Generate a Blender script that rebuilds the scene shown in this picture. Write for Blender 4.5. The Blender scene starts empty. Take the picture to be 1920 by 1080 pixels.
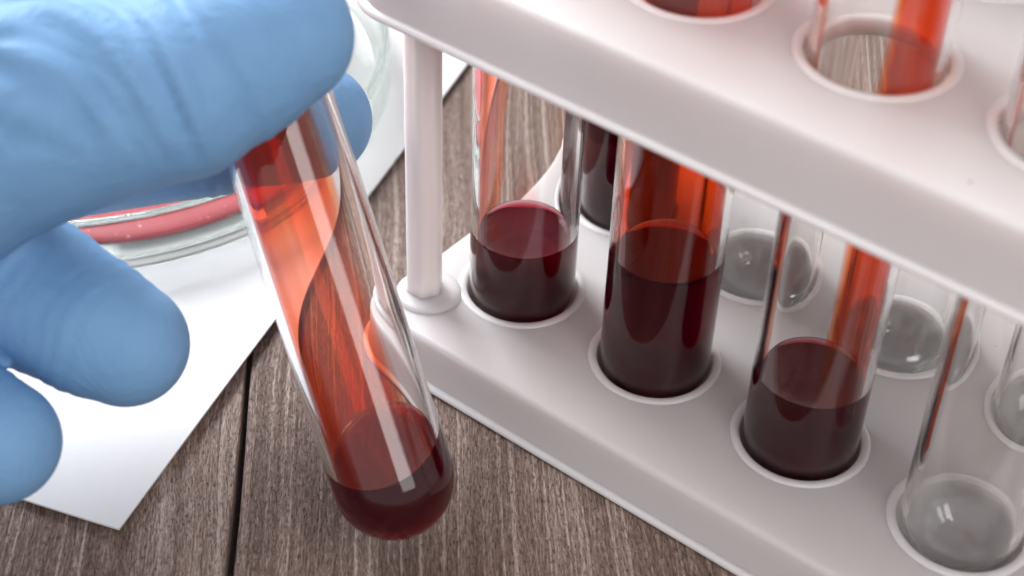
import bpy, math, random
import numpy as np
from mathutils import Vector, Matrix, geometry

random.seed(7)
rng = np.random.default_rng(7)
MM = 0.001
sc = bpy.context.scene
col = sc.collection

# ------------------------------------------------------------------ camera
CAM = Vector((115.163, -154.047, 172.427))
RT = Vector((0.780777, 0.624157, 0.02856))
UP = Vector((-0.423821, 0.495478, 0.758207))
FW = Vector((-0.459089, 0.604095, -0.651389))
cd = bpy.data.cameras.new('camera')
cam = bpy.data.objects.new('camera', cd)
col.objects.link(cam)
cam.matrix_world = Matrix(((RT.x, UP.x, -FW.x, CAM.x * MM), (RT.y, UP.y, -FW.y, CAM.y * MM),
                           (RT.z, UP.z, -FW.z, CAM.z * MM), (0, 0, 0, 1)))
cd.sensor_width = 36.0
cd.lens = 58.73
cd.clip_start = 0.005
cd.clip_end = 20.0
cd.dof.use_dof = True
cd.dof.focus_distance = 0.234
cd.dof.aperture_fstop = 20.0
sc.camera = cam

# ------------------------------------------------------------------ light
world = bpy.data.worlds.new('World')
sc.world = world
world.use_nodes = True
bg = world.node_tree.nodes['Background']
bg.inputs['Color'].default_value = (1.0, 0.93, 0.94, 1)
bg.inputs['Strength'].default_value = 0.50


def area(name, loc, target, sx, sy, power, color):
    l = bpy.data.lights.new(name, 'AREA')
    l.shape = 'RECTANGLE'
    l.size = sx * MM
    l.size_y = sy * MM
    l.energy = power
    l.color = color
    o = bpy.data.objects.new(name, l)
    col.objects.link(o)
    o.location = Vector(loc) * MM
    d = Vector(target) - Vector(loc)
    o.rotation_euler = d.to_track_quat('-Z', 'Y').to_euler()
    return o


area('window_light', (-560, 130, 480), (0, -10, 20), 360, 320, 6.3, (0.975, 0.988, 1.0))
area('strip_light', (520, -190, 420), (0, -30, 20), 300, 440, 1.2, (1.0, 0.98, 0.96))

sc.view_settings.view_transform = 'Standard'
sc.view_settings.look = 'None'
sc.view_settings.exposure = 0.53
sc.view_settings.gamma = 1.0
sc.render.engine = 'CYCLES'
cy = sc.cycles
cy.use_denoising = True
try:
    cy.denoiser = 'OPENIMAGEDENOISE'
except Exception:
    pass
cy.max_bounces = 16
cy.transmission_bounces = 14
cy.transparent_max_bounces = 24
cy.glossy_bounces = 8
cy.diffuse_bounces = 5
cy.sample_clamp_indirect = 6.0
cy.blur_glossy = 0.4
cy.caustics_reflective = True
cy.caustics_refractive = True


# ------------------------------------------------------------------ helpers
def mesh_obj(name, verts, faces, mat=None, parent=None, smooth=True, mtx=None):
    me = bpy.data.meshes.new(name)
    me.from_pydata([tuple(float(c) * MM for c in v) for v in verts], [], [tuple(int(i) for i in f) for f in faces])
    if smooth:
        me.polygons.foreach_set('use_smooth', [True] * len(me.polygons))
    me.update()
    o = bpy.data.objects.new(name, me)
    col.objects.link(o)
    if mat:
        me.materials.append(mat)
    if parent:
        o.parent = parent
    if mtx is not None:
        o.matrix_basis = mtx
    return o


def empty(name, loc=(0, 0, 0), mtx=None):
    o = bpy.data.objects.new(name, None)
    col.objects.link(o)
    o.empty_display_size = 0.01
    if mtx is not None:
        o.matrix_basis = mtx
    else:
        o.location = Vector(loc) * MM
    return o


def tag(o, label, cat, group=None):
    o['label'] = label
    o['category'] = cat
    if group:
        o['group'] = group
    return o


def material(name):
    m = bpy.data.materials.new(name)
    m.use_nodes = True
    nt = m.node_tree
    nt.nodes.clear()
    out = nt.nodes.new('ShaderNodeOutputMaterial')

    def N(kind, **kw):
        n = nt.nodes.new('ShaderNode' + kind)
        for k, v in kw.items():
            if k in n.inputs:
                n.inputs[k].default_value = v
            else:
                setattr(n, k, v)
        return n

    def L(a, b):
        nt.links.new(a, b)
    return m, N, L, out


def ramp(N, stops, interp='LINEAR'):
    r = N('ValToRGB')
    r.color_ramp.interpolation = interp
    e = r.color_ramp.elements
    while len(e) < len(stops):
        e.new(0.5)
    for i, (p, c) in enumerate(stops):
        e[i].position = p
        e[i].color = (c, c, c, 1) if isinstance(c, (int, float)) else (*c, 1)
    return r


# ------------------------------------------------------------------ materials
def mat_wood():
    m, N, L, out = material('weathered_wood')
    tc = N('TexCoord')
    oi = N('ObjectInfo')
    off = N('VectorMath', operation='SCALE')
    comb = N('CombineXYZ')
    L(oi.outputs['Random'], comb.inputs[0]); L(oi.outputs['Random'], comb.inputs[1])
    L(comb.outputs[0], off.inputs[0]); off.inputs['Scale'].default_value = 3.7
    add = N('VectorMath', operation='ADD')
    L(tc.outputs['Object'], add.inputs[0]); L(off.outputs[0], add.inputs[1])
    # slow bend of the grain (figure around a knot)
    wn = N('TexNoise', Scale=16.0, Detail=2.0)
    L(add.outputs[0], wn.inputs['Vector'])
    sub = N('VectorMath', operation='SUBTRACT'); L(wn.outputs['Color'], sub.inputs[0]); sub.inputs[1].default_value = (.5, .5, .5)
    wsc = N('VectorMath', operation='MULTIPLY'); L(sub.outputs[0], wsc.inputs[0]); wsc.inputs[1].default_value = (0.0, 0.005, 0)
    wv = N('VectorMath', operation='ADD'); L(add.outputs[0], wv.inputs[0]); L(wsc.outputs[0], wv.inputs[1])

    def stretched(sx, sy, detail, rough=.6, src=wv):
        mp = N('Mapping'); mp.inputs['Scale'].default_value = (sx, sy, sy)
        L(src.outputs[0], mp.inputs['Vector'])
        n = N('TexNoise', Scale=1.0, Detail=detail, Roughness=rough)
        L(mp.outputs[0], n.inputs['Vector'])
        return n
    broad = stretched(8, 60, 3)
    streak = stretched(12, 560, 4, .62)
    fine = stretched(420, 3000, 4, .75)
    speck = stretched(1100, 4200, 3, .75)
    tone = stretched(5, 11, 2)
    # pale fibre lines
    lines = stretched(6, 1150, 1, .5)
    lr = ramp(N, [(0.57, 0.0), (0.64, 1.0)])
    L(lines.outputs['Fac'], lr.inputs[0])
    a = ramp(N, [(0.24, (0.036, 0.019, 0.013)), (0.44, (0.122, 0.076, 0.058)), (0.58, (0.235, 0.165, 0.134)), (0.74, (0.46, 0.37, 0.32))])
    s1 = N('Math', operation='MULTIPLY_ADD'); L(streak.outputs['Fac'], s1.inputs[0]); s1.inputs[1].default_value = .55
    s2 = N('Math', operation='MULTIPLY_ADD'); L(fine.outputs['Fac'], s2.inputs[0]); s2.inputs[1].default_value = .85
    s3 = N('Math', operation='MULTIPLY_ADD'); L(broad.outputs['Fac'], s3.inputs[0]); s3.inputs[1].default_value = .3
    s4 = N('Math', operation='MULTIPLY_ADD'); L(tone.outputs['Fac'], s4.inputs[0]); s4.inputs[1].default_value = .6
    s5 = N('Math', operation='MULTIPLY_ADD'); L(lr.outputs[0], s5.inputs[0]); s5.inputs[1].default_value = .14
    L(s2.outputs[0], s1.inputs[2]); L(s3.outputs[0], s2.inputs[2]); L(s4.outputs[0], s3.inputs[2]); L(s5.outputs[0], s4.inputs[2])
    s5.inputs[2].default_value = -0.595
    L(s1.outputs[0], a.inputs[0])
    # dark pits between fibres
    pr = ramp(N, [(0.33, 0.3), (0.46, 1.0)])
    L(speck.outputs['Fac'], pr.inputs[0])
    pt = N('MapRange'); L(oi.outputs['Random'], pt.inputs['Value']); pt.inputs['To Min'].default_value = -.05; pt.inputs['To Max'].default_value = .04
    base = N('Math', operation='ADD'); L(pt.outputs[0], base.inputs[0]); base.inputs[1].default_value = -.635
    L(base.outputs[0], s5.inputs[2])
    mx = N('Mix', data_type='RGBA', blend_type='MULTIPLY'); mx.inputs[0].default_value = .85
    L(a.outputs[0], mx.inputs[6]); L(pr.outputs[0], mx.inputs[7])
    b = N('BsdfPrincipled', Roughness=.58)
    b.inputs['Specular IOR Level'].default_value = .35
    L(mx.outputs[2], b.inputs['Base Color'])
    hsum = N('Math', operation='MULTIPLY_ADD'); L(streak.outputs['Fac'], hsum.inputs[0]); hsum.inputs[1].default_value = .8
    hs2 = N('Math', operation='MULTIPLY_ADD'); L(fine.outputs['Fac'], hs2.inputs[0]); hs2.inputs[1].default_value = .6
    hs3 = N('Math', operation='MULTIPLY'); L(pr.outputs[0], hs3.inputs[0]); hs3.inputs[1].default_value = .35
    L(hs2.outputs[0], hsum.inputs[2]); L(hs3.outputs[0], hs2.inputs[2])
    bp = N('Bump', Strength=.9, Distance=.0006)
    L(hsum.outputs[0], bp.inputs['Height']); L(bp.outputs[0], b.inputs['Normal'])
    L(b.outputs[0], out.inputs[0])
    return m


def mat_plastic():
    m, N, L, out = material('frosted_polypropylene')
    tc = N('TexCoord')
    n = N('TexNoise', Scale=60.0, Detail=2.0); L(tc.outputs['Object'], n.inputs['Vector'])
    cr = ramp(N, [(.3, (.89, .835, .835)), (.7, (.91, .86, .86))]); L(n.outputs['Fac'], cr.inputs[0])
    # a few dark dust specks
    v = N('TexVoronoi', Scale=95.0); L(tc.outputs['Object'], v.inputs['Vector'])
    lt = N('Math', operation='LESS_THAN'); L(v.outputs['Distance'], lt.inputs[0]); lt.inputs[1].default_value = .022
    mx = N('Mix', data_type='RGBA'); L(lt.outputs[0], mx.inputs[0]); L(cr.outputs[0], mx.inputs[6]); mx.inputs[7].default_value = (.12, .08, .09, 1)
    b = N('BsdfPrincipled', Roughness=.34)
    L(mx.outputs[2], b.inputs['Base Color'])
    b.inputs['Subsurface Weight'].default_value = 1.0
    b.inputs['Subsurface Radius'].default_value = (1.0, .92, .90)
    b.inputs['Subsurface Scale'].default_value = .0032
    b.inputs['IOR'].default_value = 1.49
    rn = N('TexNoise', Scale=420.0, Detail=2.0); L(tc.outputs['Object'], rn.inputs['Vector'])
    rr = ramp(N, [(.3, .28), (.7, .42)]); L(rn.outputs['Fac'], rr.inputs[0]); L(rr.outputs[0], b.inputs['Roughness'])
    bp = N('Bump', Strength=.04, Distance=.0002); L(n.outputs['Fac'], bp.inputs['Height']); L(bp.outputs[0], b.inputs['Normal'])
    g = N('BsdfGlass', Roughness=.42, IOR=1.49)
    g.inputs['Color'].default_value = (.99, .975, .978, 1)
    wd = N('Attribute'); wd.attribute_name = 'wall_glow'       # thin panels stay clearer; rims and walls go opaque, edge glow put into the mix
    mr = N('MapRange'); L(wd.outputs['Fac'], mr.inputs['Value']); mr.inputs['To Min'].default_value = .33; mr.inputs['To Max'].default_value = .02
    ms = N('MixShader'); L(mr.outputs[0], ms.inputs[0])
    L(b.outputs[0], ms.inputs[1]); L(g.outputs[0], ms.inputs[2])
    L(ms.outputs[0], out.inputs[0])
    return m


def mat_glass(name='clear_glass', color=(.998, .998, .995), ior=1.47):
    m, N, L, out = material(name)
    g = N('BsdfGlass', Roughness=0.0, IOR=ior)
    g.inputs['Color'].default_value = (*color, 1)
    L(g.outputs[0], out.inputs[0])
    return m


def mat_blood():
    # side faces are a glass-to-blood interface, top faces an air-to-blood one
    m, N, L, out = material('blood')
    at = N('Attribute'); at.attribute_name = 'free_surface'
    mr = N('MapRange'); L(at.outputs['Fac'], mr.inputs['Value'])
    mr.inputs['To Min'].default_value = 1.355 / 1.47
    mr.inputs['To Max'].default_value = 1.355
    g = N('BsdfGlass', Roughness=0.0); L(mr.outputs[0], g.inputs['IOR'])
    g.inputs['Color'].default_value = (1, 1, 1, 1)
    va = N('VolumeAbsorption', Density=2500.0)
    va.inputs['Color'].default_value = (.895, .0, .12, 1)
    df = N('BsdfDiffuse'); df.inputs[0].default_value = (.42, .0, .05, 1)      # turbid cells near the surface
    ms = N('MixShader')
    mq = N('MapRange'); L(at.outputs['Fac'], mq.inputs['Value'])
    mq.inputs['To Min'].default_value = .13; mq.inputs['To Max'].default_value = .30
    L(mq.outputs[0], ms.inputs[0])
    L(g.outputs[0], ms.inputs[1]); L(df.outputs[0], ms.inputs[2])
    L(ms.outputs[0], out.inputs['Surface']); L(va.outputs[0], out.inputs['Volume'])
    return m


def mat_film():
    # residual smear on the inner glass wall; thickness from the film itself
    m, N, L, out = material('blood_film')
    at = N('Attribute'); at.attribute_name = 'thickness'
    tc = N('TexCoord')
    mp = N('Mapping'); mp.inputs['Scale'].default_value = (520, 520, 45); L(tc.outputs['Object'], mp.inputs['Vector'])
    n = N('TexNoise', Scale=1.0, Detail=3.0); L(mp.outputs[0], n.inputs['Vector'])
    nr = ramp(N, [(.25, .78), (.75, 1.16)]); L(n.outputs['Fac'], nr.inputs[0])
    th = N('Math', operation='MULTIPLY'); L(at.outputs['Fac'], th.inputs[0]); L(nr.outputs[0], th.inputs[1])
    ch = []
    sq = N('Math', operation='MULTIPLY'); L(th.outputs[0], sq.inputs[0]); L(th.outputs[0], sq.inputs[1])
    for s, s2 in ((.03, 0.0), (1.25, 0.0), (1.1, 1.3)):          # Beer-Lambert tint per channel
        q = N('Math', operation='MULTIPLY'); L(sq.outputs[0], q.inputs[0]); q.inputs[1].default_value = -s2
        a = N('Math', operation='MULTIPLY_ADD'); L(th.outputs[0], a.inputs[0]); a.inputs[1].default_value = -s; L(q.outputs[0], a.inputs[2])
        e = N('Math', operation='EXPONENT'); L(a.outputs[0], e.inputs[0]); ch.append(e)
    cc = N('CombineColor')
    for i in range(3):
        L(ch[i].outputs[0], cc.inputs[i])
    t = N('BsdfTransparent'); L(cc.outputs[0], t.inputs[0])
    d = N('BsdfTranslucent'); d.inputs[0].default_value = (.95, .15, .045, 1)
    mf = N('Math', operation='MULTIPLY'); L(th.outputs[0], mf.inputs[0]); mf.inputs[1].default_value = .14
    mf.use_clamp = True
    ms = N('MixShader'); L(mf.outputs[0], ms.inputs[0]); L(t.outputs[0], ms.inputs[1]); L(d.outputs[0], ms.inputs[2])
    L(ms.outputs[0], out.inputs[0])
    return m


def mat_glove():
    m, N, L, out = material('blue_nitrile')
    tc = N('TexCoord')
    n = N('TexNoise', Scale=70.0, Detail=3.0); L(tc.outputs['Object'], n.inputs['Vector'])
    cr = ramp(N, [(.3, (.15, .325, .565)), (.7, (.185, .37, .62))]); L(n.outputs['Fac'], cr.inputs[0])
    b = N('BsdfPrincipled', Roughness=.62)
    b.inputs['Specular IOR Level'].default_value = .32
    L(cr.outputs[0], b.inputs['Base Color'])
    f = N('TexNoise', Scale=900.0, Detail=3.0); L(tc.outputs['Object'], f.inputs['Vector'])
    w = N('TexNoise', Scale=170.0, Detail=4.0, Distortion=1.6); L(tc.outputs['Object'], w.inputs['Vector'])
    s = N('Math', operation='MULTIPLY_ADD'); L(f.outputs['Fac'], s.inputs[0]); s.inputs[1].default_value = .06; L(w.outputs['Fac'], s.inputs[2])
    bp = N('Bump', Strength=.26, Distance=.0012); L(s.outputs[0], bp.inputs['Height']); L(bp.outputs[0], b.inputs['Normal'])
    L(b.outputs[0], out.inputs[0])
    return m


def mat_paper():
    m, N, L, out = material('white_card')
    tc = N('TexCoord')
    n = N('TexNoise', Scale=1400.0, Detail=3.0); L(tc.outputs['Object'], n.inputs['Vector'])
    n2 = N('TexNoise', Scale=25.0, Detail=2.0); L(tc.outputs['Object'], n2.inputs['Vector'])
    cr = ramp(N, [(.3, (.68, .685, .70)), (.7, (.71, .715, .73))]); L(n2.outputs['Fac'], cr.inputs[0])
    b = N('BsdfPrincipled', Roughness=.55); L(cr.outputs[0], b.inputs['Base Color'])
    bp = N('Bump', Strength=.12, Distance=.0002); L(n.outputs['Fac'], bp.inputs['Height']); L(bp.outputs[0], b.inputs['Normal'])
    L(b.outputs[0], out.inputs[0])
    return m


def mat_pool():
    m, N, L, out = material('dried_blood')
    tc = N('TexCoord')
    n = N('TexNoise', Scale=60.0, Detail=4.0); L(tc.outputs['Object'], n.inputs['Vector'])
    cr = ramp(N, [(.3, (.30, .006, .018)), (.7, (.43, .020, .040))]); L(n.outputs['Fac'], cr.inputs[0])
    v = N('TexNoise', Scale=1500.0, Detail=1.0); L(tc.outputs['Object'], v.inputs['Vector'])
    vr = ramp(N, [(.70, 0.0), (.76, 1.0)]); L(v.outputs['Fac'], vr.inputs[0])
    mx = N('Mix', data_type='RGBA'); L(vr.outputs[0], mx.inputs[0]); L(cr.outputs[0], mx.inputs[6]); mx.inputs[7].default_value = (.75, .32, .34, 1)
    b = N('BsdfPrincipled', Roughness=.6); L(mx.outputs[2], b.inputs['Base Color'])
    L(b.outputs[0], out.inputs[0])
    return m


WOOD, PLASTIC, GLASS, BLOOD, FILM = mat_wood(), mat_plastic(), mat_glass(), mat_blood(), mat_film()
GLOVE, PAPER, POOL = mat_glove(), mat_paper(), mat_pool()
DISH_GLASS = mat_glass('soda_glass', (.972, .993, .982), 1.5)

# ------------------------------------------------------------------ table of planks
table = empty('table')
table['kind'] = 'structure'
GDIR = Vector((27.1, -30.4, 0)).normalized()
GPER = Vector((-GDIR.y, GDIR.x, 0))          # to the right of the gap as seen in the photo
GP = Vector((-9.8, -50.9, 0))                # a point on the gap


def plank_mesh(length, width, thick, bev=.45, seg=3):
    # rounded box section swept along x with slightly wavering long edges
    nx = 60
    prof = []
    hw = width / 2
    for k in range(seg + 1):
        a = math.pi / 2 * k / seg
        prof.append((hw - bev + bev * math.cos(a), -bev + bev * math.sin(a)))
    full = [(hw, -thick)] + prof + [(-y, z) for y, z in reversed(prof)] + [(-hw, -thick)]
    V, F = [], []
    np_ = len(full)
    for i in range(nx + 1):
        x = -length / 2 + length * i / nx
        w = .25 * math.sin(x * .11) + .2 * math.sin(x * .037 + 1.3)
        for y, z in full:
            V.append((x, y + (w if y > 0 else -w * .6), z))
    for i in range(nx):
        for j in range(np_):
            a, b = i * np_ + j, i * np_ + (j + 1) % np_
            F.append((a, a + np_, b + np_, b))
    F.append(tuple(reversed(range(np_))))
    F.append(tuple(nx * np_ + j for j in range(np_)))
    me = bpy.data.meshes.new('plank')
    me.from_pydata([tuple(c * MM for c in v) for v in V], [], F)
    me.polygons.foreach_set('use_smooth', [True] * len(me.polygons))
    me.update()
    me.materials.append(WOOD)
    return me


PW = 155.0
pm = plank_mesh(760, PW - .9, 22)
ang = math.atan2(GDIR.y, GDIR.x)
for k in (-3, -2, -1, 0, 1, 2):
    c = GP + GPER * ((k + .5) * PW) - GDIR * 60 + GDIR * random.uniform(-40, 40)
    o = bpy.data.objects.new('plank', pm)
    col.objects.link(o)
    o.parent = table
    o.location = (c.x * MM, c.y * MM, -0.0002 * (k % 2))
    o.rotation_euler = (0, 0, ang + (math.pi if k % 2 else 0))

# ------------------------------------------------------------------ white card under the dish
PU = Vector((-.304, .953, 0)).normalized()
PV = Vector((-.953, -.304, 0)).normalized()
PC = Vector((-14.6, -68.0, 0))
V, F = [], []
nu, nv = 60, 42
for s in (1, 0):
    for i in range(nu + 1):
        for j in range(nv + 1):
            u, v = 297 * (i / nu), 210 * (j / nv) ** 1.5
            lift = .28 + .75 * math.exp(-v / 14) * (.75 + .25 * math.sin(u * .045)) + .1 * math.exp(-(u + v) / 18)
            p = PC + PU * u + PV * v
            V.append((p.x, p.y, lift + (.32 if s else 0)))
n1 = (nu + 1) * (nv + 1)
idx = lambda i, j: i * (nv + 1) + j
for i in range(nu):
    for j in range(nv):
        a, b, c, d = idx(i, j), idx(i + 1, j), idx(i + 1, j + 1), idx(i, j + 1)
        F.append((a, b, c, d)); F.append((n1 + d, n1 + c, n1 + b, n1 + a))
rim = [idx(i, 0) for i in range(nu)] + [idx(nu, j) for j in range(nv)] + [idx(i, nv) for i in range(nu, 0, -1)] + [idx(0, j) for j in range(nv, 0, -1)]
for a, b in zip(rim, rim[1:] + rim[:1]):
    F.append((b, a, n1 + a, n1 + b))
card = mesh_obj('white_card', V, F, PAPER, smooth=False)
tag(card, 'white sheet of card lying on the wooden table under the glass dish', 'card')


# ------------------------------------------------------------------ lathe helpers
def lathe(profile, n=96, cx=0, cy=0, closed_start=False, closed_end=False):
    """profile: list of (r, z) -> verts, faces; a radius of 0 makes a pole."""
    V, F, rings = [], [], []
    for r, z in profile:
        if r < 1e-6:
            rings.append([len(V)] * n); V.append((cx, cy, z))
        else:
            rings.append(list(range(len(V), len(V) + n)))
            for k in range(n):
                a = 2 * math.pi * k / n
                V.append((cx + r * math.cos(a), cy + r * math.sin(a), z))
    for A, B in zip(rings, rings[1:]):
        for k in range(n):
            f = [A[k], A[(k + 1) % n], B[(k + 1) % n], B[k]]
            g = []
            for i in f:
                if i not in g:
                    g.append(i)
            if len(g) > 2:
                F.append(tuple(g))
    return V, F


# ------------------------------------------------------------------ petri dish
dish = empty('petri_dish', (-97.8, -0.7, 0.62))
DR, DH = 53.5, 11.0
prof = [(0, 0), (DR - 6, 0), (DR - 2.6, 0), (DR - 2.2, 0), (DR - 1.2, .25), (DR - .35, .8), (DR, 1.7), (DR, 2.0), (DR, 4), (DR, DH - 1.2), (DR, DH - .8), (DR - .3, DH - .25), (DR - .9, DH), (DR - 1.5, DH - .25),
        (DR - 1.8, DH - .8), (DR - 1.8, DH - 1.2), (DR - 1.8, 3.6), (DR - 1.8, 3.0), (DR - 2.0, 2.3), (DR - 2.6, 1.75), (DR - 3.4, 1.6), (DR - 4.2, 1.6), (DR - 8, 1.6), (0, 1.6)]
V, F = lathe(prof, 160)
o = mesh_obj('dish_glass', V, F, DISH_GLASS, dish)
# shallow sample, an irregular round puddle
pts = []
for k in range(120):
    a = 2 * math.pi * k / 120
    r = 44.2 + 3.0 * math.cos(2 * (a + .2)) + .5 * math.sin(3 * a + 2) + .3 * math.sin(7 * a)
    pts.append((r * math.cos(a), r * math.sin(a)))
V, F = [], []
for s, z in ((1.0, 1.65), (1.0, 1.9), (.985, 2.3), (.95, 2.5), (.6, 2.52)):
    V += [(x * s, y * s, z) for x, y in pts]
for i in range(4):
    for k in range(120):
        F.append((i * 120 + k, i * 120 + (k + 1) % 120, (i + 1) * 120 + (k + 1) % 120, (i + 1) * 120 + k))
F.append(tuple(range(480, 600)))
mesh_obj('blood_sample', V, F, POOL, dish)
tag(dish, 'shallow round glass dish of red blood on the white card behind the hand', 'petri dish')

# ------------------------------------------------------------------ rack
PX, PY, RH = 24.49, 27.47, 8.37
NC = 5
X0, X1, Y0, Y1 = -16.0, 4 * PX + 16.0, -20.0, PY + 20.0
ZL, ZU, ZUB = 7.76, 69.9, 60.0     # lower deck top, upper deck top, upper skirt bottom
HOLES = [(i * PX, j * PY) for i in range(NC) for j in range(2)]


def rrect(inset, r, n=10):
    x0, x1, y0, y1 = X0 + inset, X1 - inset, Y0 + inset, Y1 - inset
    P = []
    for cx, cy, a0 in ((x1 - r, y0 + r, -90), (x1 - r, y1 - r, 0), (x0 + r, y1 - r, 90), (x0 + r, y0 + r, 180)):
        for k in range(n + 1):
            a = math.radians(a0 + 90 * k / n)
            P.append((cx + r * math.cos(a), cy + r * math.sin(a)))
    return P


def holed_sheet(outline, hr, z, up, N=72):
    """flat sheet with round holes: CDT of outline and circles; returns verts, faces, outline ids, hole ids"""
    co = [Vector(p) for p in outline]
    loops = [list(range(len(co)))]
    for hx, hy in HOLES:
        s = len(co)
        co += [Vector((hx + hr * math.cos(2 * math.pi * k / N), hy + hr * math.sin(2 * math.pi * k / N))) for k in range(N)]
        loops.append(list(range(s, s + N)))
    edges = []
    for lp in loops:
        edges += [(a, b) for a, b in zip(lp, lp[1:] + lp[:1])]
    ov, oe, of, vo, _, _ = geometry.delaunay_2d_cdt(co, edges, [], 0, 1e-6)
    back = {}
    for i, src in enumerate(vo):
        for j in src:
            back[j] = i
    loops = [[back[j] for j in lp] for lp in loops]
    F = []

    def inside(c):
        for hx, hy in HOLES:
            if (c[0] - hx) ** 2 + (c[1] - hy) ** 2 < (hr * .9985) ** 2:
                return False
        # inside outline
        w = False
        n = len(outline)
        for i in range(n):
            (xa, ya), (xb, yb) = outline[i], outline[(i + 1) % n]
            if (ya > c[1]) != (yb > c[1]) and c[0] < (xb - xa) * (c[1] - ya) / (yb - ya) + xa:
                w = not w
        return w
    for f in of:
        c = sum((ov[i] for i in f), Vector((0, 0))) / len(f)
        if inside(c):
            F.append(tuple(f) if up else tuple(reversed(f)))
    V = [(v.x, v.y, z) for v in ov]
    return V, F, loops


def tray(name, top, bottom, cups, parent, lip):
    V, F = [], []
    N = 72
    lightened = []                  # rims, lips and cups, set more opaque to stand in for edge glow
    flare = 1.3
    RIM = 1.35

    def add(vs, fs):
        s = len(V)
        V.extend(vs); F.extend(tuple(i + s for i in f) for f in fs)
        return s

    def bridge(A, B):
        n = len(A)
        for k in range(n):
            F.append((A[k], A[(k + 1) % n], B[(k + 1) % n], B[k]))
    # top deck
    rr = 1.0
    out0 = rrect(flare + rr, 7.0 - (flare + rr) * .6)
    vs, fs, loops = holed_sheet(out0, RH + RIM, top, True)
    s = add(vs, fs)
    prev = [i + s for i in loops[0]]
    # rounded shoulder and flared skirt, outer side, then lip, then inner side
    steps = []
    for k in range(1, 6):
        a = math.pi / 2 * k / 5
        steps.append((flare + rr - rr * math.sin(a), top - rr + rr * math.cos(a)))
    steps += [(flare * .55, top - rr - (top - rr - bottom) * .5), (.1, bottom + 1.15), (-.45, bottom + 1.0), (-.8, bottom + .75), (-.85, bottom + .4), (-.6, bottom + .1), (-.3, bottom),
              (1.0, bottom), (1.3, bottom + .3), (flare + 1.7, top - 2.6), (flare + 2.5, top - 2.1)]
    for ins, z in steps:
        o_ = rrect(ins, 7.0 + (0 - ins) * .6)
        ids = add([(x, y, z) for x, y in o_], [])
        if z < bottom + 1.05:
            lightened.append((ids, ids + len(o_)))
        cur = list(range(ids, ids + len(o_)))
        bridge(cur, prev)
        prev = cur
    # underside
    hr2 = RH + (1.2 if cups else 0.0)
    un = rrect(flare + 2.5, 7.0 - (flare + 2.5) * .6)
    vs, fs, loops2 = holed_sheet(un, hr2, top - 2.1, False)
    s2 = add(vs, fs)
    bridge([i + s2 for i in loops2[0]], prev)
    # holes
    for h, (hx, hy) in enumerate(HOLES):
        ring = [i + s for i in loops[h + 1]]

        def circ(r, z):
            b = add([(hx + r * math.cos(2 * math.pi * k / N), hy + r * math.sin(2 * math.pi * k / N), z) for k in range(N)], [])
            lightened.append((b, b + N))
            return list(range(b, b + N))
        prof = [(RH + RIM * .96, top + .44 * lip), (RH + RIM * .85, top + .84 * lip), (RH + RIM * .6, top + lip), (RH + RIM * .2, top + .7 * lip), (RH + .03, top + .2 * lip), (RH, top - .3), (RH, top - 1.0)]
        if cups:
            zc = top + 1.0
            for k in range(1, 12):
                a = math.radians(14 + 72 * k / 11)
                prof.append((RH * math.cos(a) * 1.02, zc - 7.9 * math.sin(a)))
        else:
            prof += [(RH, top - 2.1)]
        if not cups:
            prof = prof[:-1]
        for r, z in prof:
            cur = circ(r, z)
            bridge(ring, cur)
            ring = cur
        if cups:
            F.append(tuple(ring))
            # outside of the cup
            ring = [i + s2 for i in loops2[h + 1]]
            for k in range(0, 9):
                a = math.radians(20 + 62 * k / 8)
                cur = circ((RH + 1.1) * math.cos(a), max(top + 1.0 - 8.6 * math.sin(a), .12))
                bridge(cur, ring)
                ring = cur
            F.append(tuple(reversed(ring)))
        else:
            bridge(ring, [i + s2 for i in loops2[h + 1]])
    o = mesh_obj(name, V, F, PLASTIC, parent)
    w = np.zeros(len(V))
    for a, b in lightened:
        w[a:b] = 1
    o.data.attributes.new('wall_glow', 'FLOAT', 'POINT').data.foreach_set('value', w)
    o.data.set_sharp_from_angle(angle=math.radians(50))
    return o


rack = empty('test_tube_rack', ((X0 + X1) / 2, (Y0 + Y1) / 2, 0))
RO = Vector(((X0 + X1) / 2, (Y0 + Y1) / 2, 0))
for nm, a, b, c in (('lower_tray', ZL, 0.05, True), ('upper_tray', ZU, ZUB, False)):
    t = tray(nm, a, b, c, rack, .32 if c else .18)
    t.location = -RO * MM
    if c:
        lower = t
for (px, py) in ((-10.5, -10.4), (4 * PX + 10.5, -10.4), (-10.5, PY + 10.4), (4 * PX + 10.5, PY + 10.4)):
    # fluted post: twelve-sided section with shallow grooves
    n = 48
    zs = [(ZL + .6, 1.06), (ZL + .9, 1.03), (ZL + 1.4, 1.0), (ZU - 2.3, 1.0)]
    V, F = [], []
    for z, s in zs:
        for k in range(n):
            a = 2 * math.pi * k / n
            r = (2.58 + .15 * math.cos(6 * a)) * s
            V.append((px + r * math.cos(a), py + r * math.sin(a), z))
    for i in range(len(zs) - 1):
        for k in range(n):
            F.append((i * n + k, i * n + (k + 1) % n, (i + 1) * n + (k + 1) % n, (i + 1) * n + k))
    F.append(tuple(reversed(range(n))))
    F.append(tuple(range((len(zs) - 1) * n, len(zs) * n)))
    p = mesh_obj('post', V, F, PLASTIC, rack)
    p.data.attributes.new('wall_glow', 'FLOAT', 'POINT').data.foreach_set('value', [.75] * len(V))  # posts lightened through the same shader mix
    p.location = -RO * MM
    V, F = lathe([(0, ZL - 1.0), (5.0, ZL - 1.0), (5.0, ZL + .15), (4.8, ZL + .5), (4.4, ZL + .7), (3.6, ZL + .78), (0, ZL + .78)], 48, px + (.8 if px < 0 else -.8), py)
    p2 = mesh_obj('post_socket', V, F, PLASTIC, lower)
tag(rack, 'frosted white plastic two-deck rack holding the upright tubes', 'tube rack')

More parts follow.
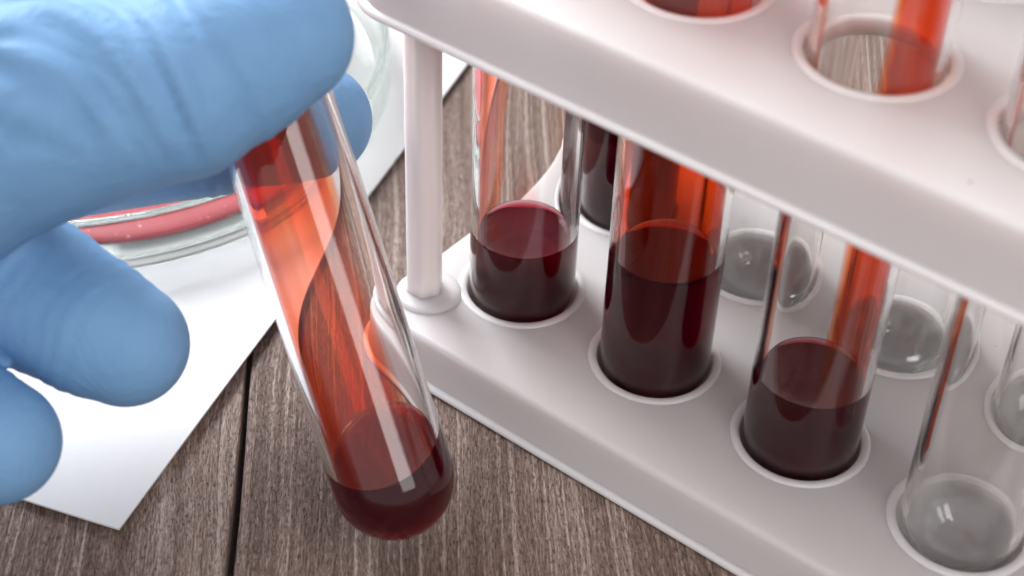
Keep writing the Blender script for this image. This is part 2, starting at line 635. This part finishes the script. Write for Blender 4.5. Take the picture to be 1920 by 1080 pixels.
# ------------------------------------------------------------------ test tubes
RO_T, RI_T = 8.0, 6.95
NT = 96


def inner_r(z):
    return RI_T if z >= 0 else math.sqrt(max(RI_T * RI_T - z * z, 0.0))


def make_tube(name, mtx, level, slope=(0, 0), films=(), label='', length=92.0, meniscus=.9, group=None):
    """local frame: x right, y away from the viewer, z along the axis; origin at the centre of the round end"""
    root = empty(name, mtx=mtx)
    angs = [2 * math.pi * k / NT for k in range(NT)]

    def pos(a, r, z):
        return (r * math.sin(a), -r * math.cos(a), z)
    # contact line of the liquid
    contact = None
    if level is not None:
        contact = []
        for a in angs:
            z = level
            for _ in range(60):
                r = inner_r(z)
                z = .5 * z + .5 * (level + slope[0] * r * math.sin(a) - slope[1] * r * math.cos(a) + meniscus)
            contact.append(max(z, -RI_T * .93))
    # ---- glass
    V, F = [], []

    def ring(vals):
        s = len(V)
        V.extend(vals)
        return list(range(s, s + NT))

    def bridge(A, B, flip=False):
        for k in range(NT):
            f = (A[k], A[(k + 1) % NT], B[(k + 1) % NT], B[k])
            F.append(tuple(reversed(f)) if flip else f)
    V.append((0, 0, -RO_T))
    prev = None
    outer = []
    for k in range(1, 15):
        t = math.pi / 2 * k / 14
        outer.append((RO_T * math.sin(t), -RO_T * math.cos(t)))
    outer += [(RO_T, length * f) for f in (.1, .25, .5, .75, .96)]
    outer += [(RO_T + .25, length - 1.6), (RO_T + .7, length - .8), (RO_T + .75, length - .3), (RO_T + .45, length), (RI_T + .5, length), (RI_T + .05, length - .5)]
    for r, z in outer:
        cur = ring([pos(a, r, z) for a in angs])
        if prev is None:
            for k in range(NT):
                F.append((0, cur[(k + 1) % NT], cur[k]))
        else:
            bridge(prev, cur)
        prev = cur
    top_in = prev
    if contact is None:
        prof = [(RI_T, length * f) for f in (.8, .5, .2, 0.0)]
        for k in range(1, 14):
            t = math.pi / 2 * k / 14
            prof.append((RI_T * math.cos(t), -RI_T * math.sin(t)))
        for r, z in prof:
            cur = ring([pos(a, r, z) for a in angs])
            bridge(prev, cur)
            prev = cur
        s = len(V)
        V.append((0, 0, -RI_T))
        for k in range(NT):
            F.append((prev[k], prev[(k + 1) % NT], s))
    else:
        for f in (.9, .7, .5, .3, .15, .07, .03, 0.0):
            cur = ring([pos(a, inner_r(c + (length - 1 - c) * f), c + (length - 1 - c) * f) for a, c in zip(angs, contact)])
            bridge(prev, cur)
            prev = cur
    mesh_obj('glass', V, F, GLASS, root)
    # ---- liquid
    if contact is not None:
        V, F, top = [], [], []
        V.append((0, 0, -RI_T))
        prev = None
        nr = 22
        for i in range(1, nr + 1):
            s = (i / nr) ** 1.6
            cur = ring([pos(a, inner_r(-RI_T + (c + RI_T) * s), -RI_T + (c + RI_T) * s) for a, c in zip(angs, contact)])
            if prev is None:
                for k in range(NT):
                    F.append((0, cur[(k + 1) % NT], cur[k]))
            else:
                bridge(prev, cur)
            prev = cur
        nside = len(F)
        for rho in (.985, .96, .93, .9, .86, .8, .72, .6, .4, .2):
            vals = []
            for a, c in zip(angs, contact):
                rc = inner_r(c)
                r = rc * rho
                m = meniscus * math.exp(-(rc - r) / .75)
                z = level + slope[0] * r * math.sin(a) - slope[1] * r * math.cos(a) + m
                vals.append(pos(a, r, z))
            cur = ring(vals)
            bridge(prev, cur)
            prev = cur
        s = len(V)
        V.append((0, 0, level))
        for k in range(NT):
            F.append((prev[k], prev[(k + 1) % NT], s))
        o = mesh_obj('blood', V, F, BLOOD, root)
        at = o.data.attributes.new('free_surface', 'FLOAT', 'FACE')
        at.data.foreach_set('value', [0.0] * nside + [1.0] * (len(F) - nside))
        o.data.polygons.foreach_set('use_smooth', [True] * len(F))
    # ---- residual films on the inner wall
    for fl in films:
        z0, z1, f0, f1, th = fl
        V, F, T = [], [], []
        nz, na = 70, 48
        rf = RI_T - .05
        for i in range(nz + 1):
            t = i / nz
            for j in range(na + 1):
                u = j / na
                zz = None
                a0, a1 = f0(t), f1(t)
                a = math.radians(a0 + (a1 - a0) * u)
                zb = z0
                if z0 is None:
                    k = int(round((a % (2 * math.pi)) / (2 * math.pi) * NT)) % NT
                    zb = contact[k] + .02
                z = zb + (z1 - zb) * t ** 1.3
                r = inner_r(z) - .05
                V.append((r * math.sin(a), -r * math.cos(a), z))
                T.append(th(t, u))
        for i in range(nz):
            for j in range(na):
                b = i * (na + 1) + j
                F.append((b, b + 1, b + na + 2, b + na + 1))
        o = mesh_obj('blood_film', V, F, FILM, root)
        at = o.data.attributes.new('thickness', 'FLOAT', 'POINT')
        at.data.foreach_set('value', T)
    tag(root, label, 'test tube', group)
    return root


def upright(x, y, z=9.3):
    d = Vector((CAM.x - x, CAM.y - y, 0)).normalized()      # turn marks on the glass as in the photo
    ax, ay = Vector((-d.y, d.x, 0)), -d
    return Matrix(((ax.x, ay.x, 0, x * MM), (ax.y, ay.y, 0, y * MM), (0, 0, 1, z * MM), (0, 0, 0, 1)))


def wob(t, amp, ph, fq=9.0):
    return amp * (math.sin(fq * t + ph) + .5 * math.sin(2.3 * fq * t + 2 * ph))


def edge(u, w=.08):
    return min(1.0, min(u, 1 - u) / w + .15)


ZB = 9.3
lv = lambda above: ZL + above - ZB        # height above the lower deck -> tube frame
GRP = 'upright test tubes in the rack'
# front row, from the end post
first = make_tube('test_tube', upright(0, 0), lv(10.6), films=[
    (None, 84, lambda t: -150 + wob(t, 3, 1), lambda t: -62 + 26 * min(1, t * 3.2) + wob(t, 2.5, .3, 14), lambda t, u: .6 * edge(u)),
    (None, 19, lambda t: 158 + 12 * t, lambda t: 203 - 14 * t, lambda t, u: .28 * (1 - t) * edge(u, .4)),
    (None, 84, lambda t: 58 + wob(t, 4, 2), lambda t: 112, lambda t, u: .10 * edge(u, .3)),
], label='upright tube with shallow blood, beside the rack post at the left end', group=GRP)
for a, dz, r in ((-24, -.1, .16), (-12, -.25, .20), (1, -.3, .22), (13, -.28, .20), (52, -.1, .15), (-40, .3, .14), (31, -.2, .10)):
    t = math.radians(a)
    p = (6.7 * math.sin(t), -6.7 * math.cos(t), lv(10.6) + .55 + dz)
    V, F = lathe([(0, -r)] + [(r * math.sin(math.pi * k / 6), -r * math.cos(math.pi * k / 6)) for k in range(1, 6)] + [(0, r)], 10)
    b = mesh_obj('bubble', V, F, GLASS, first)
    b.location = Vector(p) * MM
make_tube('test_tube', upright(PX, 0), lv(19.6), films=[
    (None, 86, lambda t: -180, lambda t: 180, lambda t, u: 1.1),
], label='upright tube holding the deepest blood, its glass stained orange all round', group=GRP)
make_tube('test_tube', upright(2 * PX, 0), lv(11.8), films=[
    (None, 86, lambda t: 6 + wob(t, 1.5, 1, 6), lambda t: 166, lambda t, u: 1.15 * edge(u, .05)),
    (None, 86, lambda t: -106, lambda t: -74, lambda t, u: .55 * edge(u, .2)),
], label='upright tube of blood with an orange stain down only its right side', group=GRP)
make_tube('test_tube', upright(3 * PX, 0), None, films=[
    (9, 86, lambda t: -98, lambda t: -82 + wob(t, .6, 0), lambda t, u: 1.8 * edge(u, .2)),
], label='empty clear tube in the front row at the lower right with one reddish streak', group=GRP)
# back row
make_tube('test_tube', upright(0, PY), lv(56), films=[
    (None, 86, lambda t: -180, lambda t: 180, lambda t, u: 2.0),
], label='almost full tube of dark blood standing in the back row behind the first two', group=GRP)
for k, w in ((1, 'empty clear tube in the back row, seen between the orange and half stained tubes'),
             (2, 'empty clear tube in the back row, right behind the tube with the one-sided stain'),
             (3, 'empty clear tube in the back row at the right edge of the picture')):
    make_tube('test_tube', upright(k * PX, PY), None, label=w, group=GRP)

# held tube
H0, H1 = Vector((14.0, -44.9, 11.9)), Vector((-10.4, -35.2, 42.7))
AX = (H1 - H0).normalized()
TOC = (CAM - H0)
TOC = (TOC - AX * TOC.dot(AX)).normalized()
HX = TOC.cross(AX) * -1.0
HX = (-TOC).cross(AX) if (-TOC).cross(AX).dot(RT) > 0 else TOC.cross(AX)
HY = -TOC
hm = Matrix(((HX.x, HY.x, AX.x, H0.x * MM), (HX.y, HY.y, AX.y, H0.y * MM), (HX.z, HY.z, AX.z, H0.z * MM), (0, 0, 0, 1)))
make_tube('test_tube', hm, 4.3, slope=(.10, .62), meniscus=.5, films=[
    (None, 88, lambda t: -216 + wob(t, 1.5, 2, 12), lambda t: 38 + 12 * math.exp(-((t * 86) / 9) ** 2) + wob(t, 1.0, .4, 15), lambda t, u: (.42 + .75 * math.exp(-((t * 86) / 22) ** 2) + .7 * min(1, max(0, (t - .42) / .1))) * edge(u, .04)),
], label='tilted tube with a little blood and an orange smear, held in the gloved hand')

# ------------------------------------------------------------------ gloved hand
THUMB = [(-48.4, -84.7, 45.0, 17), (-37.1, -71.6, 55.3, 16.5), (-26.3, -61.2, 60.4, 13.6), (-14.3, -49.5, 62.8, 10.9), (-11.1, -43.0, 65.0, 10.0), (-8.9, -37.6, 66.2, 8.7)]
INDEX = [(-64.3, -79.8, 42.3, 12), (-56.6, -63.6, 36.5, 10.5), (-45.7, -45.7, 36.2, 9.2), (-32.0, -30.9, 37.3, 8.3), (-24.6, -23.7, 38.7, 8.1), (-21.4, -20.6, 39.3, 7.9)]
MIDDLE = [(-63.2, -85.1, 36.6, 12), (-48.1, -70.5, 36.5, 11), (-29.5, -64.3, 32.2, 9.8), (-20.0, -63.0, 31.2, 8.8), (-15.5, -61.4, 29.6, 7.9)]
RING = [(-60.0, -90.3, 31.1, 11.5), (-49.4, -82.1, 28.1, 10), (-30.8, -81.7, 26.2, 8.8), (-23.1, -81.3, 25.8, 8.2), (-18.3, -80.1, 25.0, 7.7)]
LITTLE = [(-53.9, -95.5, 26.5, 10), (-43.1, -92.6, 24.7, 8.6), (-28.8, -93.4, 24.7, 7.6), (-21.6, -93.4, 24.2, 7.0)]
PALM = [(-60.2, -85.5, 41.8, 20), (-55.9, -91.8, 34.4, 19), (-69.0, -100.4, 40.4, 22), (-83.1, -110.9, 45.2, 24), (-100.8, -123.8, 53.3, 27)]


def chain_sdf(P, chain):
    d = None
    for (ax, ay, az, ra), (bx, by, bz, rb) in zip(chain, chain[1:]):
        a = np.array((ax, ay, az)); ab = np.array((bx, by, bz)) - a
        t = np.clip(((P - a) @ ab) / (ab @ ab), 0, 1)
        e = np.linalg.norm(P - a - t[:, None] * ab, axis=1) - (ra + (rb - ra) * t)
        d = e if d is None else smin(d, e, 1.2)
    return d


def smin(a, b, k):
    h = np.clip(.5 + .5 * (b - a) / k, 0, 1)
    return b + (a - b) * h - k * h * (1 - h)


def hand_sdf(P):
    palm = chain_sdf(P, PALM)
    fingers = None
    for ch in (MIDDLE, RING, LITTLE, INDEX):
        e = chain_sdf(P, ch)
        fingers = e if fingers is None else smin(fingers, e, .8)
    d = smin(fingers, palm, 7.0)
    d = smin(d, chain_sdf(P, THUMB), 2.5)
    return d


def surface_nets(fun, lo, hi, h):
    n = [int((hi[i] - lo[i]) / h) + 1 for i in range(3)]
    xs = [lo[i] + h * np.arange(n[i]) for i in range(3)]
    D = np.empty(n)
    Yg, Zg = np.meshgrid(xs[1], xs[2], indexing='ij')
    for i in range(n[0]):
        P = np.stack([np.full(Yg.size, xs[0][i]), Yg.ravel(), Zg.ravel()], 1)
        D[i] = fun(P).reshape(n[1], n[2])
    S = D < 0
    cnt = np.zeros([k - 1 for k in n]); acc = np.zeros([k - 1 for k in n] + [3])
    sl = lambda o, k: slice(o, k - 1 + o)
    for axis in range(3):
        for o1 in (0, 1):
            for o2 in (0, 1):
                o = [0, 0, 0]; oth = [q for q in range(3) if q != axis]
                o[oth[0]], o[oth[1]] = o1, o2
                e = list(o); e[axis] = 1
                A = D[sl(o[0], n[0]), sl(o[1], n[1]), sl(o[2], n[2])]
                B = D[sl(e[0], n[0]), sl(e[1], n[1]), sl(e[2], n[2])]
                m = (A < 0) != (B < 0)
                t = np.where(m, A / np.where(m, A - B, 1), 0)
                cnt += m
                for q in range(3):
                    acc[..., q] += np.where(m, (t if q == axis else o[q]), 0)
    act = cnt > 0
    ids = np.full(cnt.shape, -1, int)
    ids[act] = np.arange(act.sum())
    I = np.argwhere(act)
    V = (acc[act] / cnt[act][:, None] + I) * h + np.array(lo)
    F = []
    for axis in range(3):
        b, c = [(1, 2), (2, 0), (0, 1)][axis]
        a0 = [slice(1, -1)] * 3; a0[axis] = slice(0, n[axis] - 1)
        a1 = list(a0); a1[axis] = slice(1, n[axis])
        A, B = S[tuple(a0)], S[tuple(a1)]
        for sgn, m in ((1, A & ~B), (-1, B & ~A)):
            g = np.argwhere(m)
            if len(g) == 0:
                continue
            off = np.array([1, 1, 1]); off[axis] = 0
            g = g + off

            def cid(db, dc):
                k = g.copy(); k[:, b] += db; k[:, c] += dc
                return ids[k[:, 0], k[:, 1], k[:, 2]]
            qd = np.stack([cid(-1, -1), cid(0, -1), cid(0, 0), cid(-1, 0)], 1)
            F.append(qd if sgn > 0 else qd[:, ::-1])
    return V, np.concatenate(F)


HV, HF = surface_nets(hand_sdf, (-132, -156, 8), (4, -6, 86), .85)


def grad(P, e=.05):
    g = np.stack([hand_sdf(P + np.eye(3)[i] * e) - hand_sdf(P - np.eye(3)[i] * e) for i in range(3)], 1)
    return g / np.maximum(np.linalg.norm(g, axis=1), 1e-9)[:, None]


for _ in range(2):
    HV -= grad(HV) * hand_sdf(HV)[:, None]
NRM = grad(HV)
# folds of the stretched glove, convex towards the thumb tip
FC = np.array((-21.3, -66.5, 58.1))
dist = np.linalg.norm(HV - FC, axis=1)
ang_ = np.arctan2((HV - FC) @ np.array(UP), (HV - FC) @ np.array(RT))
dthumb = chain_sdf(HV, THUMB[1:])
wt = np.exp(-(np.clip(dthumb - .6, 0, 9) / 1.5) ** 2)
disp = np.zeros(len(HV))
for r0, w, A, ph in ((9.5, .9, .45, .2), (12.2, .8, .55, 1.1), (14.6, .9, .55, 2.3), (17.0, .7, .6, .5), (19.6, .95, 1.0, 3.1), (22.4, .8, .45, 4.0), (25.6, 1.1, .7, 1.9), (28.2, .8, .25, 5.2),
                     (10.9, .4, .22, 2.9), (13.4, .4, .25, .4), (15.9, .4, .28, 4.4), (18.2, .4, .3, 2.0), (21.0, .4, .28, .9), (23.9, .45, .25, 3.6), (27.0, .45, .18, 2.6)):
    rr_ = dist + .9 * np.sin(ang_ * 2.1 + ph) + .35 * np.sin(ang_ * 5 + 2 * ph)
    k = .45 + .55 * np.sin(ang_ * 1.6 + ph * 1.7) ** 2
    disp += 1.5 * k * (-A * np.exp(-((rr_ - r0) / w) ** 2) + .45 * A * np.exp(-((rr_ - r0 - 1.6 * w) / (1.1 * w)) ** 2))
wt = wt * np.clip((ang_ + .08) / .4, 0, 1)
HV = HV + NRM * (disp * wt)[:, None]
# faint creases at the finger joints
for ch in (MIDDLE, RING, INDEX, LITTLE):
    for k in range(1, len(ch) - 1):
        a = np.array(ch[k][:3]); d = np.array(ch[k + 1][:3]) - np.array(ch[k - 1][:3]); d = d / np.linalg.norm(d)
        s_ = (HV - a) @ d
        near = np.exp(-(np.clip(chain_sdf(HV, ch) - .3, 0, 9) / 1.0) ** 2)
        for o_, A in ((-1.8, .22), (.2, .3), (2.3, .2)):
            HV = HV + NRM * (-A * near * np.exp(-((s_ - o_ + .5 * np.sin((HV @ np.array(UP)) * .6)) / .7) ** 2))[:, None]
hand = mesh_obj('gloved_hand', HV - np.array((-60.2, -85.5, 41.8)), HF, GLOVE)
hand.location = Vector((-60.2, -85.5, 41.8)) * MM
tag(hand, 'hand in a blue nitrile glove pinching the tilted tube from the left', 'hand')
